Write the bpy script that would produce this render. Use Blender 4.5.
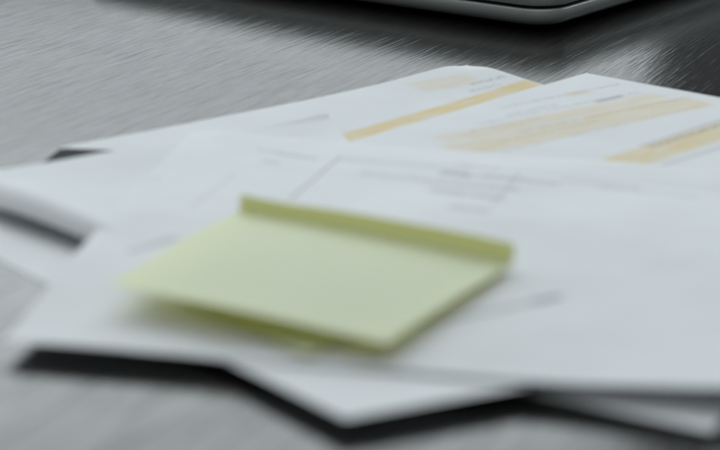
import bpy, bmesh, math, random
from mathutils import Vector, Matrix, noise

# ------------------------------------------------------------------ scene
for o in list(bpy.data.objects):
    bpy.data.objects.remove(o)
S = bpy.context.scene
C = bpy.context.scene.collection

# ------------------------------------------------------------------ camera
CAM_H = 0.153                      # lens height above the table top (m)
PITCH = math.radians(18.5)         # looking down
FPX = 1624.0                       # focal length in pixels of the 720 px photograph
cam = bpy.data.cameras.new('camera')
cam.sensor_width = 36.0
cam.lens = 36.0 * FPX / 720.0
cam.clip_start = 0.01
cam.clip_end = 50.0
cam.dof.use_dof = True
cam.dof.focus_distance = 0.715
cam.dof.aperture_fstop = cam.lens / 10.4
cam.dof.aperture_blades = 7
cam_o = bpy.data.objects.new('camera', cam)
cam_o.location = (0, 0, CAM_H)
cam_o.rotation_euler = (math.pi / 2 - PITCH, 0, 0)
C.objects.link(cam_o)
S.camera = cam_o

# ------------------------------------------------------------------ light
S.view_settings.view_transform = 'Standard'
S.view_settings.look = 'None'
S.view_settings.gamma = 1.0
S.view_settings.exposure = 0.0
w = bpy.data.worlds.new('World')
S.world = w
w.use_nodes = True
bg = w.node_tree.nodes['Background']
bg.inputs['Color'].default_value = (0.86, 0.96, 1.0, 1)
bg.inputs['Strength'].default_value = 0.08      # dim light of the room itself

WIN_L = 3.3                                       # radiance of the overcast sky seen in the window
def window_pane(name, x0, x1, z0, z1, y=2.2, col=(0.895, 0.97, 1.0), k=1.0):
    l = bpy.data.lights.new(name, 'AREA')
    l.shape = 'RECTANGLE'
    l.size = x1 - x0
    l.size_y = z1 - z0
    l.energy = k * WIN_L * math.pi * (x1 - x0) * (z1 - z0)
    l.color = col
    o = bpy.data.objects.new(name, l)
    o.location = ((x0 + x1) / 2, y, (z0 + z1) / 2)
    o.rotation_euler = (math.radians(-90), 0, 0)     # emits towards -Y
    C.objects.link(o)
    return o
# the window: darker skyline low down, bright overcast sky above it
window_pane('window_skyline_light', -3.4, 0.40, 0.24, 0.50, k=0.40)
window_pane('window_skyline_light', -3.4, 0.40, 0.50, 0.66, k=0.74)
window_pane('window_sky_light', -3.4, 0.40, 0.66, 3.9)
window_pane('window_sky_light', 0.58, 2.2, 0.85, 3.9)

# added fill lamp standing in for room bounce, above and behind the camera
cl = bpy.data.lights.new('bounce_fill', 'AREA')
cl.shape = 'RECTANGLE'; cl.size = 3.2; cl.size_y = 2.4
cl.energy = 0.62 * math.pi * 3.2 * 2.4
cl.color = (0.95, 0.98, 0.97)
cl_o = bpy.data.objects.new('bounce_fill', cl)
cl_o.location = (0, -0.7, 2.3)
C.objects.link(cl_o)

# ------------------------------------------------------------------ helpers
def ground(px, py, z=0.0):
    """point at height z seen at pixel (px, py) of the 720x450 photograph"""
    x = (px - 360) / FPX
    y = -(py - 225) / FPX
    dy = math.cos(PITCH) + y * math.sin(PITCH)
    dz = -math.sin(PITCH) + y * math.cos(PITCH)
    t = (z - CAM_H) / dz
    return Vector((x * t, dy * t, z))

def tag(o, label, cat, group=None):
    o['label'] = label
    o['category'] = cat
    if group:
        o['group'] = group

def crom(p, t):
    """Catmull-Rom through evenly spaced values p at t in 0..1"""
    n = len(p) - 1
    f = min(max(t, 0), 1) * n
    i = min(int(f), n - 1)
    f -= i
    p1, p2 = p[i], p[i + 1]
    p0 = p[i - 1] if i > 0 else 2 * p1 - p2
    p3 = p[i + 2] if i + 2 <= n else 2 * p2 - p1
    return 0.5 * (2 * p1 + (p2 - p0) * f + (2 * p0 - 5 * p1 + 4 * p2 - p3) * f * f
                  + (3 * p1 - p0 - 3 * p2 + p3) * f * f * f)

class N:
    """small node-building helper"""
    def __init__(self, name):
        self.m = bpy.data.materials.new(name)
        self.m.use_nodes = True
        self.t = self.m.node_tree
        self.t.nodes.clear()
        self.out = self.t.nodes.new('ShaderNodeOutputMaterial')
    def n(self, typ, **kw):
        nd = self.t.nodes.new('ShaderNode' + typ)
        for k, v in kw.items():
            setattr(nd, k, v)
        return nd
    def lk(self, a, b):
        self.t.links.new(a, b)
    def val(self, sock, v):
        if hasattr(v, 'links'):
            self.lk(v, sock)
        else:
            sock.default_value = v
    def math(self, op, a, b=None, c=None, clamp=False):
        nd = self.n('Math', operation=op, use_clamp=clamp)
        self.val(nd.inputs[0], a)
        if b is not None: self.val(nd.inputs[1], b)
        if c is not None: self.val(nd.inputs[2], c)
        return nd.outputs[0]
    def mix(self, fac, a, b):
        nd = self.n('Mix', data_type='RGBA')
        self.val(nd.inputs[0], fac)
        self.val(nd.inputs[6], a)
        self.val(nd.inputs[7], b)
        return nd.outputs[2]
    def mapr(self, v, a, b, c=0.0, d=1.0, smooth=False):
        nd = self.n('MapRange')
        if smooth: nd.interpolation_type = 'SMOOTHSTEP'
        self.val(nd.inputs[0], v)
        for i, x in enumerate((a, b, c, d)):
            self.val(nd.inputs[i + 1], x)
        return nd.outputs[0]
    def noise(self, vec, scale, detail=2.0, rough=0.5):
        nd = self.n('TexNoise')
        self.lk(vec, nd.inputs['Vector'])
        nd.inputs['Scale'].default_value = scale
        nd.inputs['Detail'].default_value = detail
        nd.inputs['Roughness'].default_value = rough
        return nd.outputs[0]
    def mapping(self, vec, loc=(0, 0, 0), rot=(0, 0, 0), sc=(1, 1, 1), typ='POINT'):
        nd = self.n('Mapping', vector_type=typ)
        self.lk(vec, nd.inputs[0])
        nd.inputs[1].default_value = loc
        nd.inputs[2].default_value = rot
        nd.inputs[3].default_value = sc
        return nd.outputs[0]

# ------------------------------------------------------------------ materials
def wood_material():
    k = N('dark_stained_wood')
    tc = k.n('TexCoord').outputs['Object']
    HEAD = math.radians(63)
    # texture X runs along the grain
    gx = k.mapping(tc, rot=(0, 0, -HEAD))
    warp = k.n('TexNoise'); k.lk(k.mapping(gx, sc=(5, 9, 1)), warp.inputs['Vector'])
    warp.inputs['Scale'].default_value = 1.0
    add = k.n('VectorMath', operation='MULTIPLY_ADD')
    k.lk(warp.outputs['Color'], add.inputs[0]); add.inputs[1].default_value = (0.0, 0.012, 0.0)
    k.lk(gx, add.inputs[2])
    g = add.outputs[0]
    fine = k.noise(k.mapping(g, sc=(30, 560, 1)), 1.0, 3.0, 0.6)
    pores = k.noise(k.mapping(g, loc=(3, 7, 0), sc=(24, 900, 1)), 1.0, 2.0, 0.55)
    broad = k.noise(k.mapping(g, loc=(9, 2, 0), sc=(7, 190, 1)), 1.0, 2.0, 0.5)
    pore_m = k.mapr(pores, 0.56, 0.70, 0, 1, True)
    fine_m = k.mapr(fine, 0.35, 0.65, 0, 1, True)
    h = k.math('ADD', k.math('MULTIPLY', fine_m, 0.55), k.math('MULTIPLY', broad, 1.5))
    h = k.math('SUBTRACT', h, k.math('MULTIPLY', pore_m, 0.5))
    bump = k.n('Bump')
    bump.inputs['Strength'].default_value = 0.55
    bump.inputs['Distance'].default_value = 0.00006
    k.lk(h, bump.inputs['Height'])
    col = k.mix(fine_m, (0.0065, 0.0062, 0.006, 1), (0.017, 0.0155, 0.014, 1))
    col = k.mix(k.math('MULTIPLY', pore_m, 0.7), col, (0.004, 0.004, 0.004, 1))
    b = k.n('BsdfPrincipled')
    k.lk(col, b.inputs['Base Color'])
    k.lk(k.math('ADD', k.mapr(fine, 0.3, 0.7, 0.165, 0.115), k.math('MULTIPLY', pore_m, 0.10)), b.inputs['Roughness'])
    streak = k.noise(k.mapping(g, loc=(1, 4, 0), sc=(34, 380, 1)), 1.0, 6.0, 0.78)
    spec = k.mapr(streak, 0.38, 0.60, 0.22, 0.56)
    k.lk(k.math('MULTIPLY', spec, k.mapr(pore_m, 0, 1, 1.0, 0.6)), b.inputs['Specular IOR Level'])
    k.lk(bump.outputs[0], b.inputs['Normal'])
    k.lk(b.outputs[0], k.out.inputs[0])
    return k.m

def paper_material(name, base, marks, sheet, transl=0.24):
    """white office paper; marks are flat print, in sheet coordinates (mm)"""
    k = N(name)
    uv = k.n('UVMap', uv_map='mm').outputs[0]
    fib = k.noise(uv, 0.9, 4.0, 0.65)
    cloud = k.noise(uv, 0.03, 2.0, 0.5)
    c0 = tuple(x * 0.955 for x in base) + (1,)
    col = k.mix(k.mapr(cloud, 0.3, 0.7), base + (1,), c0)
    for mk in marks:
        a, b, thick = sheet.uv_px(*mk['a']), sheet.uv_px(*mk['b']), mk['t']
        d = b - a
        L = d.length
        ang = math.atan2(d.y, d.x)
        mid = (a + b) / 2
        loc = k.mapping(uv, loc=(mid.x, mid.y, 0), rot=(0, 0, ang), typ='TEXTURE')
        sp = k.n('SeparateXYZ'); k.lk(loc, sp.inputs[0])
        soft = mk.get('soft', 0.25)
        mx = k.mapr(k.math('ABSOLUTE', sp.outputs[0]), L / 2 + soft, L / 2 - soft, 0, 1, True)
        my = k.mapr(k.math('ABSOLUTE', sp.outputs[1]), thick / 2 + soft, thick / 2 - soft, 0, 1, True)
        m = k.math('MULTIPLY', mx, my)
        if mk.get('words'):
            wn = k.noise(k.mapping(loc, loc=(mk['words'] * 13.7, mk['words'] * 3.1, 0), sc=(0.62, 0.5, 1)), 1.0, 3.0, 0.75)
            m = k.math('MULTIPLY', m, k.mapr(wn, 0.44, 0.56))
        if mk.get('patchy'):
            wn = k.noise(k.mapping(loc, loc=(mk['patchy'] * 5.3, 0, 0), sc=(0.06, 0.25, 1)), 1.0, 2.0, 0.6)
            m = k.math('MULTIPLY', m, k.mapr(wn, 0.3, 0.6, 0.45, 1.0))
        col = k.mix(k.math('MULTIPLY', m, mk.get('k', 1.0)), col, tuple(mk['c']) + (1,))
    bump = k.n('Bump')
    bump.inputs['Strength'].default_value = 0.25
    bump.inputs['Distance'].default_value = 0.00004
    k.lk(fib, bump.inputs['Height'])
    b = k.n('BsdfPrincipled')
    k.lk(col, b.inputs['Base Color'])
    b.inputs['Roughness'].default_value = 0.85
    b.inputs['Specular IOR Level'].default_value = 0.12
    k.lk(bump.outputs[0], b.inputs['Normal'])
    t = k.n('BsdfTranslucent')
    k.lk(col, t.inputs[0])
    ms = k.n('MixShader')
    ms.inputs[0].default_value = transl
    k.lk(b.outputs[0], ms.inputs[1]); k.lk(t.outputs[0], ms.inputs[2])
    k.lk(ms.outputs[0], k.out.inputs[0])
    return k.m

def note_material():
    k = N('pale_yellow_green_note_paper')
    uv = k.n('UVMap', uv_map='mm').outputs[0]
    fib = k.noise(uv, 1.1, 4.0, 0.6)
    cl = k.noise(uv, 0.06, 2.0, 0.5)
    col = k.mix(k.mapr(cl, 0.3, 0.7), (0.885, 0.96, 0.86, 1), (0.865, 0.95, 0.84, 1))
    bump = k.n('Bump')
    bump.inputs['Strength'].default_value = 0.2
    bump.inputs['Distance'].default_value = 0.00004
    k.lk(fib, bump.inputs['Height'])
    b = k.n('BsdfPrincipled')
    k.lk(col, b.inputs['Base Color'])
    b.inputs['Roughness'].default_value = 0.55
    b.inputs['Specular IOR Level'].default_value = 0.5
    k.lk(bump.outputs[0], b.inputs['Normal'])
    t = k.n('BsdfTranslucent')
    t.inputs[0].default_value = (0.84, 0.80, 0.33, 1)
    ms = k.n('MixShader'); ms.inputs[0].default_value = 0.50
    k.lk(b.outputs[0], ms.inputs[1]); k.lk(t.outputs[0], ms.inputs[2])
    k.lk(ms.outputs[0], k.out.inputs[0])
    return k.m

def metal(name, col, rough, metallic=1.0):
    k = N(name)
    tc = k.n('TexCoord').outputs['Object']
    nz = k.noise(tc, 900, 3, 0.6)
    b = k.n('BsdfPrincipled')
    k.lk(k.mix(k.mapr(nz, 0.3, 0.7), col + (1,), tuple(c * 0.93 for c in col) + (1,)), b.inputs['Base Color'])
    b.inputs['Metallic'].default_value = metallic
    k.lk(k.mapr(nz, 0.3, 0.7, rough - 0.04, rough + 0.04), b.inputs['Roughness'])
    k.lk(b.outputs[0], k.out.inputs[0])
    return k.m

# ------------------------------------------------------------------ the table
def slab(name, x0, x1, y0, y1, z0, z1, mat, bev=0.003):
    bm = bmesh.new()
    bmesh.ops.create_cube(bm, size=1)
    for v in bm.verts:
        v.co = Vector((x0 + (v.co.x + .5) * (x1 - x0), y0 + (v.co.y + .5) * (y1 - y0), z0 + (v.co.z + .5) * (z1 - z0)))
    bmesh.ops.bevel(bm, geom=bm.edges[:], offset=bev, segments=3, affect='EDGES')
    me = bpy.data.meshes.new(name); bm.to_mesh(me); bm.free()
    me.materials.append(mat)
    o = bpy.data.objects.new(name, me); C.objects.link(o)
    return o
table = slab('table_top', -0.9, 0.9, -0.15, 1.35, -0.028, 0.0, wood_material())
tag(table, 'dark stained wood table top with glossy streaky grain under the papers', 'table')
table['kind'] = 'structure'

# ------------------------------------------------------------------ sheets of paper
class Sheet:
    """A sheet lying over others: four plan corners (a near-left, b = along u, c = along v)
    and a grid of heights in mm, rows along v, columns along u."""
    def __init__(self, name, p00, p10, p01, p11, w, h, grid, seed, nu=90, nv=64, thick=0.00011, rip=0.18, extra=None):
        self.extra = extra
        self.name, self.w, self.h, self.grid, self.seed = name, w, h, grid, seed
        self.q = [Vector(p).to_2d() for p in (p00, p10, p01, p11)]
        self.nu, self.nv, self.thick, self.rip = nu, nv, thick, rip
    def plan(self, u, v):
        a, b, c, d = self.q
        return (a * (1 - u) + b * u) * (1 - v) + (c * (1 - u) + d * u) * v
    def z(self, u, v):
        row = [crom(r, u) for r in self.grid]
        zz = crom(row, v)
        zz += self.rip * noise.noise(Vector((u * self.w / 38, v * self.h / 38, self.seed)))
        zz += 0.35 * self.rip * noise.noise(Vector((u * self.w / 13, v * self.h / 13, self.seed + 9)))
        if self.extra: zz += self.extra(u * self.w, v * self.h)
        return zz / 1000
    def pos(self, u, v):
        p = self.plan(u, v)
        return Vector((p.x, p.y, self.z(u, v)))
    def inv(self, p):
        u = v = 0.5
        for _ in range(25):
            e = self.plan(u, v) - p
            du = (self.plan(u + 1e-4, v) - self.plan(u, v)) / 1e-4
            dv = (self.plan(u, v + 1e-4) - self.plan(u, v)) / 1e-4
            det = du.x * dv.y - du.y * dv.x
            u -= (e.x * dv.y - e.y * dv.x) / det
            v -= (du.x * e.y - du.y * e.x) / det
        return u, v
    def uv_px(self, px, py):
        z = 0.004
        for _ in range(6):
            u, v = self.inv(ground(px, py, z).to_2d())
            z = self.z(min(max(u, 0), 1), min(max(v, 0), 1))
        return Vector((u * self.w, v * self.h))
    def build(self, mat):
        nu, nv = self.nu, self.nv
        vs, uvs, fs = [], [], []
        for j in range(nv + 1):
            for i in range(nu + 1):
                vs.append(self.pos(i / nu, j / nv)); uvs.append((i / nu * self.w, j / nv * self.h))
        for j in range(nv):
            for i in range(nu):
                a = j * (nu + 1) + i
                fs.append((a, a + 1, a + nu + 2, a + nu + 1))
        me = bpy.data.meshes.new(self.name)
        me.from_pydata(vs, [], fs)
        ul = me.uv_layers.new(name='mm')
        for l in me.loops:
            ul.data[l.index].uv = uvs[l.vertex_index]
        for p in me.polygons: p.use_smooth = True
        me.materials.append(mat)
        o = bpy.data.objects.new(self.name, me); C.objects.link(o)
        sd = o.modifiers.new('thickness', 'SOLIDIFY'); sd.thickness = self.thick; sd.offset = -1
        es = o.modifiers.new('crisp_rim', 'EDGE_SPLIT'); es.split_angle = math.radians(40)
        return o

def V2(a, deg, l):
    return (a[0] + l * math.cos(math.radians(deg)), a[1] + l * math.sin(math.radians(deg)))
def quad(p, du, lu, dv, lv, du2=None):
    p10 = V2(p, du, lu); p01 = V2(p, dv, lv)
    p11 = V2(p01, du if du2 is None else du2, lu)
    return p, p10, p01, p11
G = ground
GREY = (0.20, 0.21, 0.25)
YEL = (0.82, 0.62, 0.22)
PALE = (0.82, 0.70, 0.48)
WHITE = (0.86, 0.875, 0.89)

# sheet peeping out at the front right, lowest of the pile
c = G(713, 433, .0018)
s7 = Sheet('paper_sheet', *quad((c.x, c.y), 151.0, .148, 62.0, .21), 148, 210,
           [[1.9, 1.5, 0.7, 0.4], [1.6, 1.2, .6, .4], [.6, .5, .4, .4], [.4, .4, .4, .4]], 1.0)
tag(s7.build(paper_material('office_paper', WHITE, [], s7)),
    'shaded white sheet peeping out from under the raised front edge of the pile', 'paper')

# sheet whose corner juts out at the front
c = G(345, 419, .0042); e = G(36, 277, .0006)
d5 = math.degrees(math.atan2(e.y - c.y, e.x - c.x))
s5 = Sheet('paper_sheet', *quad((c.x, c.y), 22.5, .21, d5, .20, 27), 210, 205,
           [[4.2, 4.2, 3.4, 2.6, 2.4], [3.7, 3.9, 3.0, 2.4, 2.4], [1.6, 2.0, 2.4, 2.2, 2.2], [.26, .8, 1.8, 2.0, 2.0], [.16, .3, .7, 1.4, 1.5], [.16, .2, .3, .6, .6]], 2.0, rip=.02)
tag(s5.build(paper_material('office_paper', WHITE, [], s5)),
    'white sheet whose bare corner juts out over the table below the sticky note', 'paper')

# sheet at the back, left of the two with highlighted lines
a = G(60, 147, .0012); b = G(467, 60, .0048)
d1 = math.degrees(math.atan2(b.y - a.y, b.x - a.x)); L1 = math.dist((a.x, a.y), (b.x, b.y))
p01 = (a.x, a.y); p11 = (b.x, b.y)
p00 = V2(p01, d1 - 87, .270); p10 = V2(p11, d1 - 85, .270)
s1 = Sheet('paper_sheet', p00, p10, p01, p11, 205, 280,
           [[.8, .8, .8, .8, .8], [.8, .8, .8, .8, .8], [.9, .8, .8, .8, .8], [1.0, .9, .9, .9, .9],
            [.9, .9, .9, .9, 1.0], [1.1, .9, 1.0, 1.8, 4.8]], 3.0, nu=120, nv=160,
           extra=lambda u, v: -2.2 * math.exp(-(math.hypot(205 - u, 280 - v) / 9) ** 2))
marks1 = [dict(a=(330, 142), b=(533, 82), t=9, c=YEL, k=.72, soft=.9, patchy=1),
          dict(a=(415, 88), b=(475, 78), t=14, c=PALE, k=.45, soft=3, patchy=2),
          dict(a=(470, 85), b=(505, 76), t=3, c=GREY, k=.35, words=1),
          dict(a=(468, 92), b=(500, 84), t=3, c=GREY, k=.25, words=2)]
tag(s1.build(paper_material('office_paper', WHITE, marks1, s1)),
    'white printed sheet with one yellow highlighted stripe, its back corner curling up towards the laptop', 'paper')

# small sheet at the left with its edge bent down
b = G(328, 115, .0032); e1 = G(0, 173, .0064)
d4 = math.degrees(math.atan2(b.y - e1.y, b.x - e1.x))
far_r = (b.x, b.y)
l0 = G(0, 207, .0050); l1 = G(76, 235, .0046)
dl = math.degrees(math.atan2(l1.y - l0.y, l1.x - l0.x))
# far-left corner: where the left edge meets the far edge
n4 = Vector((-math.sin(math.radians(d4)), math.cos(math.radians(d4))))
t4 = (Vector(far_r) - l0.to_2d()).dot(n4) / Vector((math.cos(math.radians(dl)), math.sin(math.radians(dl)))).dot(n4)
far_l = V2((l0.x, l0.y), dl, t4)
near_l = V2(far_l, dl, .195); near_r = V2(far_r, dl - 34, .15)
def bend4(u, v):
    t = min(u / 10.0, 1.0)
    f = min(max((v - 85) / 40, 0), 1)
    drop = -(1.5 + 3.1 * f) * (1 - t) ** 2
    lift = 1.1 * math.exp(-(200 - v) / 3.0) * min(max((u - 105) / 40, 0), 1)
    return drop + lift
s4 = Sheet('paper_sheet', near_l, near_r, far_l, far_r, 150, 200,
           [[3.4, 2.8, 2.4, 2.4, 2.4, 2.4], [3.6, 2.8, 2.4, 2.4, 2.4, 2.4], [5.0, 3.0, 2.4, 2.4, 2.4, 2.4],
            [8.4, 4.4, 2.6, 2.4, 2.4, 2.4], [9.8, 6.4, 3.6, 2.6, 2.4, 2.4], [8.6, 7.0, 6.2, 4.4, 3.2, 2.6]],
           4.0, nu=130, nv=90, extra=bend4)
tag(s4.build(paper_material('office_paper', WHITE, [], s4)),
    'small blank white sheet with its edge bent down over a dark gap', 'paper')

# sheet at the back right with highlighted table rows
c = G(586, 73, .002)
s2 = Sheet('paper_sheet', *quad((c.x, c.y), -132.0, .21, -41.0, .297), 210, 297,
           [[2.0, 2.2, 1.9, 2.2, 2.4], [1.6, 2.0, 2.1, 2.4, 2.6], [1.4, 2.0, 2.2, 2.4, 2.6], [1.2, 1.8, 2.2, 2.2, 2.2]], 5.0)
marks2 = [dict(a=(700, 101), b=(455, 152), t=15, c=PALE, k=.68, soft=3, patchy=3),
          dict(a=(662, 95), b=(440, 140), t=9, c=PALE, k=.52, soft=3, patchy=4),
          dict(a=(765, 116), b=(590, 174), t=14, c=(0.80, 0.64, 0.30), k=.72, soft=2.5, patchy=5),
          dict(a=(640, 102), b=(470, 138), t=6, c=(.78, .60, .36), k=.26, soft=2, patchy=6),
          dict(a=(600, 120), b=(500, 142), t=2.2, c=GREY, k=.22, soft=.6, words=8),
          dict(a=(560, 104), b=(505, 116), t=2.6, c=GREY, k=.22, soft=.6, words=9),
          dict(a=(540, 118), b=(470, 132), t=2.6, c=GREY, k=.20, soft=.6, words=10),
          dict(a=(700, 106), b=(500, 152), t=1.6, c=GREY, k=.20, soft=.6, words=3),
          dict(a=(690, 97), b=(520, 132), t=2.4, c=GREY, k=.24, soft=.6, words=4),
          dict(a=(640, 92), b=(480, 124), t=2.6, c=GREY, k=.24, soft=.6, words=5),
          dict(a=(620, 84), b=(500, 108), t=2.2, c=GREY, k=.25, words=6),
          dict(a=(665, 101), b=(585, 118), t=3, c=YEL, k=.35, soft=1.2),
          dict(a=(588, 91), b=(568, 95), t=5, c=(.75, .52, .25), k=.30, soft=1.5),
          dict(a=(622, 96), b=(596, 102), t=3, c=GREY, k=.35, soft=1.),
          dict(a=(745, 117), b=(650, 147), t=3, c=GREY, k=.5, words=7),
          dict(a=(765, 106), b=(640, 146), t=1.6, c=GREY, k=.25),
          dict(a=(765, 133), b=(630, 176), t=1.8, c=GREY, k=.25)]
tag(s2.build(paper_material('office_paper', WHITE, marks2, s2)),
    'white sheet with several pale yellow highlighted table rows, beside the sheet with one stripe', 'paper')

# big sheet on top of the pile
a = G(3, 340, .0045); b = G(196, 130, .0045)
du = -11.8
p10 = V2((a.x, a.y), du, .297); p11 = V2((b.x, b.y), -15.5, .297)
s3 = Sheet('paper_sheet', (a.x, a.y), p10, (b.x, b.y), p11, 297, 205,
           [[4.5, 4.5, 4.8, 6.3, 8.6, 8.6, 8.0],
            [6.2, 7.0, 7.4, 7.8, 8.4, 8.2, 7.6],
            [7.0, 8.4, 9.4, 9.2, 8.2, 7.6, 7.0],
            [6.2, 6.8, 7.2, 7.0, 6.4, 6.0, 5.8],
            [4.6, 4.4, 4.2, 4.2, 4.2, 4.0, 4.0]], 6.0, nu=140, nv=110, rip=.6)
marks3 = [dict(a=(340, 157), b=(290, 200), t=.9, c=GREY, k=.45, soft=.5),
          dict(a=(338, 157), b=(720, 188), t=1.0, c=GREY, k=.35, soft=.6),
          dict(a=(340, 160), b=(470, 170), t=3.0, c=GREY, k=.16, soft=1.2),
          dict(a=(256, 150), b=(282, 153), t=3.2, c=GREY, k=.28, soft=.8, words=1),
          dict(a=(276, 153), b=(318, 159), t=2.0, c=GREY, k=.36, soft=.6),
          dict(a=(262, 161), b=(280, 163), t=3.0, c=GREY, k=.22, soft=.8),
          dict(a=(440, 172), b=(475, 176), t=7, c=GREY, k=0.54, words=2, soft=.8),
          dict(a=(480, 175), b=(560, 184), t=6, c=GREY, k=0.45, words=3, soft=.8),
          dict(a=(430, 190), b=(505, 198), t=6, c=GREY, k=0.51, words=4, soft=.8),
          dict(a=(448, 206), b=(490, 212), t=6, c=GREY, k=0.45, words=5, soft=.8),
          dict(a=(360, 172), b=(425, 180), t=5, c=GREY, k=0.24, words=6, soft=.8),
          dict(a=(600, 186), b=(700, 198), t=6, c=GREY, k=0.21, words=7, soft=.8),
          dict(a=(520, 172), b=(492, 205), t=.9, c=GREY, k=.22, soft=.5),
          dict(a=(330, 172), b=(560, 196), t=.9, c=GREY, k=.16, soft=.6),
          dict(a=(425, 181), b=(520, 190), t=5, c=GREY, k=0.39, words=9, soft=.8),
          dict(a=(455, 164), b=(500, 168), t=4, c=GREY, k=0.39, words=10, soft=.8),
          dict(a=(560, 180), b=(640, 188), t=5, c=GREY, k=0.27, words=11, soft=.8),
          dict(a=(418, 326), b=(560, 297), t=1.3, c=GREY, k=.6, soft=.8),
          dict(a=(532, 302), b=(562, 296), t=2.4, c=GREY, k=.7, soft=.9),
          dict(a=(128, 252), b=(176, 238), t=3.0, c=GREY, k=.30, soft=1.2),
          dict(a=(190, 209), b=(235, 174), t=1.4, c=GREY, k=.14, soft=.8),
          dict(a=(110, 190), b=(160, 176), t=4, c=GREY, k=0.15, words=8, soft=1.)]
tag(s3.build(paper_material('office_paper', WHITE, marks3, s3)),
    'large white printed sheet with a faint ruled box, lying under the sticky notes', 'paper')

# thin black piece making a small dark mark between striped sheet and bent one
def dark_piece():
    k = N('matte_black')
    tc = k.n('TexCoord').outputs['Object']
    b = k.n('BsdfPrincipled')
    k.lk(k.mix(k.noise(tc, 700, 3), (.012, .013, .015, 1), (.022, .023, .026, 1)), b.inputs['Base Color'])
    b.inputs['Roughness'].default_value = .8
    b.inputs['Specular IOR Level'].default_value = .15
    k.lk(b.outputs[0], k.out.inputs[0])
    bm = bmesh.new()
    bmesh.ops.create_cube(bm, size=1)
    for v in bm.verts:
        v.co = Vector(((v.co.x + .5) * .024, (v.co.y - .5) * .045, (v.co.z + .5) * .0009))
    bmesh.ops.bevel(bm, geom=[e for e in bm.edges if abs(e.verts[0].co.z - e.verts[1].co.z) > 1e-5], offset=.0012, segments=4, affect='EDGES')
    me = bpy.data.meshes.new('dark_piece'); bm.to_mesh(me); bm.free(); me.materials.append(k.m)
    o = bpy.data.objects.new('dark_piece', me); C.objects.link(o)
    p = G(61, 148, .0024)
    o.location = (p.x, p.y, .0015); o.rotation_euler = (0, 0, math.radians(-9))
    return o
tag(dark_piece(), 'tiny black corner piece poking out between two white sheets', 'card')

# ------------------------------------------------------------------ sticky notes
nm = note_material()
def sticky(name, prof, corners, seed, curl=None, n=48):
    """corners A back-left, B back-right, C front-right, D front-left as 3D points;
    curl = list of (height, back-shift) points of the upright adhesive strip"""
    A, B, Cc, Dd = corners
    rows = []
    # adhesive strip: turned up at the back
    nst = 10
    back = ((A - Dd).normalized() + (B - Cc).normalized()).normalized()
    back.z = 0; back.normalize()
    sl = curl or 0.0
    if sl:
        for i in range(nst, 0, -1):
            t = i / nst
            ang = math.radians(84) * min(1, t * 2.6)
            rows.append(('s', t))
    for j in range(n + 1):
        rows.append(('b', j / n))
    vs, uvs, fs = [], [], []
    # running profile of the strip
    prof_s = [(0.0, 0.0)]
    if sl:
        for i in range(1, nst + 1):
            ang = math.radians(84) * min(1.0, (i - .5) / nst * 1.9)
            y, z = prof_s[-1]
            st = sl / nst
            prof_s.append((y + st * math.cos(ang), z + st * math.sin(ang)))
    for k, t in rows:
        for i in range(n + 1):
            u = i / n
            if k == 's':
                y, z = prof_s[round(t * nst)]
                grow = 0.94 + 0.12 * u + 0.22 * noise.noise(Vector((u * 3.1, 2.2, 7.7)))
                p = A.lerp(B, u) + back * y + Vector((0, 0, z * grow))
                vv = -t * sl * 1000
                p.z += 0.0004 * math.sin(u * math.pi)
            else:
                p = A.lerp(B, u).lerp(Dd.lerp(Cc, u), t)
                p.z += prof(u, t) / 1000 + 0.0004 * math.sin(u * math.pi)
                vv = t * 72
            p.z += 0.00006 * noise.noise(Vector((u * 3, vv / 25, seed)))
            vs.append(p); uvs.append((u * 77, vv))
    m = n + 1
    for j in range(len(rows) - 1):
        for i in range(n):
            a = j * m + i
            fs.append((a + m, a + m + 1, a + 1, a))
    me = bpy.data.meshes.new(name)
    me.from_pydata(vs, [], fs)
    ul = me.uv_layers.new(name='mm')
    for l in me.loops: ul.data[l.index].uv = uvs[l.vertex_index]
    for p in me.polygons: p.use_smooth = True
    me.materials.append(nm)
    o = bpy.data.objects.new(name, me); C.objects.link(o)
    sd = o.modifiers.new('thickness', 'SOLIDIFY'); sd.thickness = 0.0001; sd.offset = -1
    es = o.modifiers.new('crisp_rim', 'EDGE_SPLIT'); es.split_angle = math.radians(60)
    return o

def on_sheet(px, py, lift):
    z = .008
    for _ in range(8):
        p = ground(px, py, z)
        u, v = s3.inv(p.to_2d())
        z = s3.z(u, v) + lift
    return ground(px, py, z)

top = sticky('sticky_note', lambda u, t: 0.9 * math.sin(math.pi * t) * (1 - .4 * u) + 0.5 * t * noise.noise(Vector((u * 2.2, t * 1.8, 4.4))) + .9 * (t * (1 - u)) ** 4,
             (on_sheet(236, 213, .0022), on_sheet(510, 266, .0018), on_sheet(387, 343, .0046), on_sheet(110, 287, .0068)), 1.0, curl=.0066)
tag(top, 'pale yellow green sticky note lying on top, its back strip turned up', 'sticky note')
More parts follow.
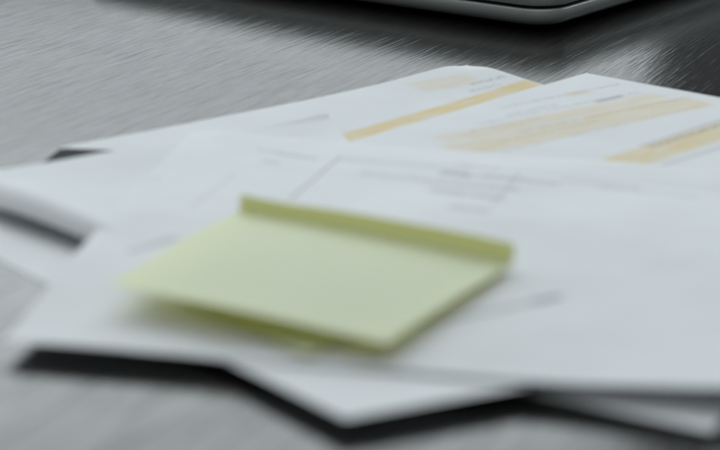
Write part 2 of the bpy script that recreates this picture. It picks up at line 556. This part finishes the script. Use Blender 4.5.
# second note of the same pad below it, shifted so that one corner shows under the front edge
lc = on_sheet(306, 356, .0010)
hd = -46.0
q1 = (lc.x, lc.y)
q0 = V2(q1, hd + 180, .048); q2 = V2(q1, hd + 90, .048); q3 = V2(q0, hd + 90, .048)
def low_note():
    n = 40
    vs, uvs, fs = [], [], []
    for j in range(n + 1):
        for i in range(n + 1):
            u, v = i / n, j / n
            p = Vector(q0) * (1 - u) * (1 - v) + Vector(q1) * u * (1 - v) + Vector(q3) * (1 - u) * v + Vector(q2) * u * v
            uu, v2 = s3.inv(p)
            z = s3.z(uu, v2) + .0003 + .0010 * u * (1 - v) ** 2
            vs.append((p.x, p.y, z)); uvs.append((u * 66, v * 66))
    for j in range(n):
        for i in range(n):
            a = j * (n + 1) + i
            fs.append((a, a + 1, a + n + 2, a + n + 1))
    me = bpy.data.meshes.new('sticky_note')
    me.from_pydata(vs, [], fs)
    ul = me.uv_layers.new(name='mm')
    for l in me.loops: ul.data[l.index].uv = uvs[l.vertex_index]
    for p in me.polygons: p.use_smooth = True
    me.materials.append(nm)
    o = bpy.data.objects.new('sticky_note', me); C.objects.link(o)
    sd = o.modifiers.new('thickness', 'SOLIDIFY'); sd.thickness = 0.0001; sd.offset = -1
    es = o.modifiers.new('crisp_rim', 'EDGE_SPLIT'); es.split_angle = math.radians(60)
    return o
tag(low_note(), 'shaded olive green sticky note corner showing beneath the lifted upper note', 'sticky note')

# ------------------------------------------------------------------ laptop
def rounded_prism(name, w, d, r, prof, mat, parent, seg=14):
    """rounded rectangle swept through a profile of (inset, z)"""
    def ring(ins):
        pts = []
        rr = r - ins
        for cx, cy, a0 in ((w - r, d - r, 0), (r, d - r, 90), (r, r, 180), (w - r, r, 270)):
            for i in range(seg + 1):
                an = math.radians(a0 + 90 * i / seg)
                pts.append((cx + rr * math.cos(an), cy + rr * math.sin(an)))
        return pts
    vs, fs = [], []
    for ins, z in prof:
        vs += [(x, y, z) for x, y in ring(ins)]
    m = 4 * (seg + 1)
    for j in range(len(prof) - 1):
        for i in range(m):
            a, b = j * m + i, j * m + (i + 1) % m
            fs.append((a, b, b + m, a + m))
    fs.append(tuple(reversed(range(m))))
    fs.append(tuple(range((len(prof) - 1) * m, len(prof) * m)))
    me = bpy.data.meshes.new(name)
    me.from_pydata(vs, [], fs)
    for p in me.polygons[:-2]: p.use_smooth = True
    me.materials.append(mat)
    o = bpy.data.objects.new(name, me); C.objects.link(o); o.parent = parent
    return o
alu = metal('blasted_aluminium', (0.66, 0.69, 0.67), 0.46, 0.4)
rub = metal('black_rubber', (0.015, 0.015, 0.015), 0.6, 0.0)
lap = bpy.data.objects.new('laptop', None)
C.objects.link(lap)
corner = G(549, 28, .0035)
lap.location = (corner.x, corner.y, 0)
lap.rotation_euler = (0, 0, math.radians(52.5))
tag(lap, 'silver aluminium laptop with rounded corner and dark lid seam, lying closed', 'laptop')
def rnd(z0, z1, e, k=5, ins0=0.0):
    """profile with both rims eased by e"""
    out = []
    for i in range(k + 1):
        a = math.radians(90 * i / k); out.append((e * (1 - math.sin(a)), z0 + e * (1 - math.cos(a))))
    for i in range(k + 1):
        a = math.radians(90 * i / k); out.append((e * (1 - math.cos(a)), z1 - e * (1 - math.sin(a))))
    return out
# x axis of the laptop = the side running away to the right; y = the side running away to the left
LW, LD, LR = .22, .31, .017
rounded_prism('base_shell', LW, LD, LR, [(.0075, .0024), (.0040, .0028), (.0016, .0038), (.0004, .0054), (0, .0070), (0, .0098), (.0004, .0104), (.0010, .0106)], alu, lap)
rounded_prism('lid_seam', LW, LD, LR, [(.0028, .01062), (.0028, .01208)], rub, lap)
rounded_prism('lid', LW, LD, LR, [(.0010, .0121), (.0003, .0124), (0, .0130), (0, .0200), (.0006, .0210), (.0024, .0216), (.006, .0218)], alu, lap)
for fx, fy in ((.03, .03), (LW - .03, .03), (.03, LD - .03), (LW - .03, LD - .03)):
    bm = bmesh.new()
    bmesh.ops.create_cone(bm, cap_ends=True, segments=20, radius1=.006, radius2=.0072, depth=.0024)
    bmesh.ops.translate(bm, verts=bm.verts, vec=(fx, fy, .0012))
    me = bpy.data.meshes.new('foot'); bm.to_mesh(me); bm.free(); me.materials.append(rub)
    o = bpy.data.objects.new('foot', me); C.objects.link(o); o.parent = lap
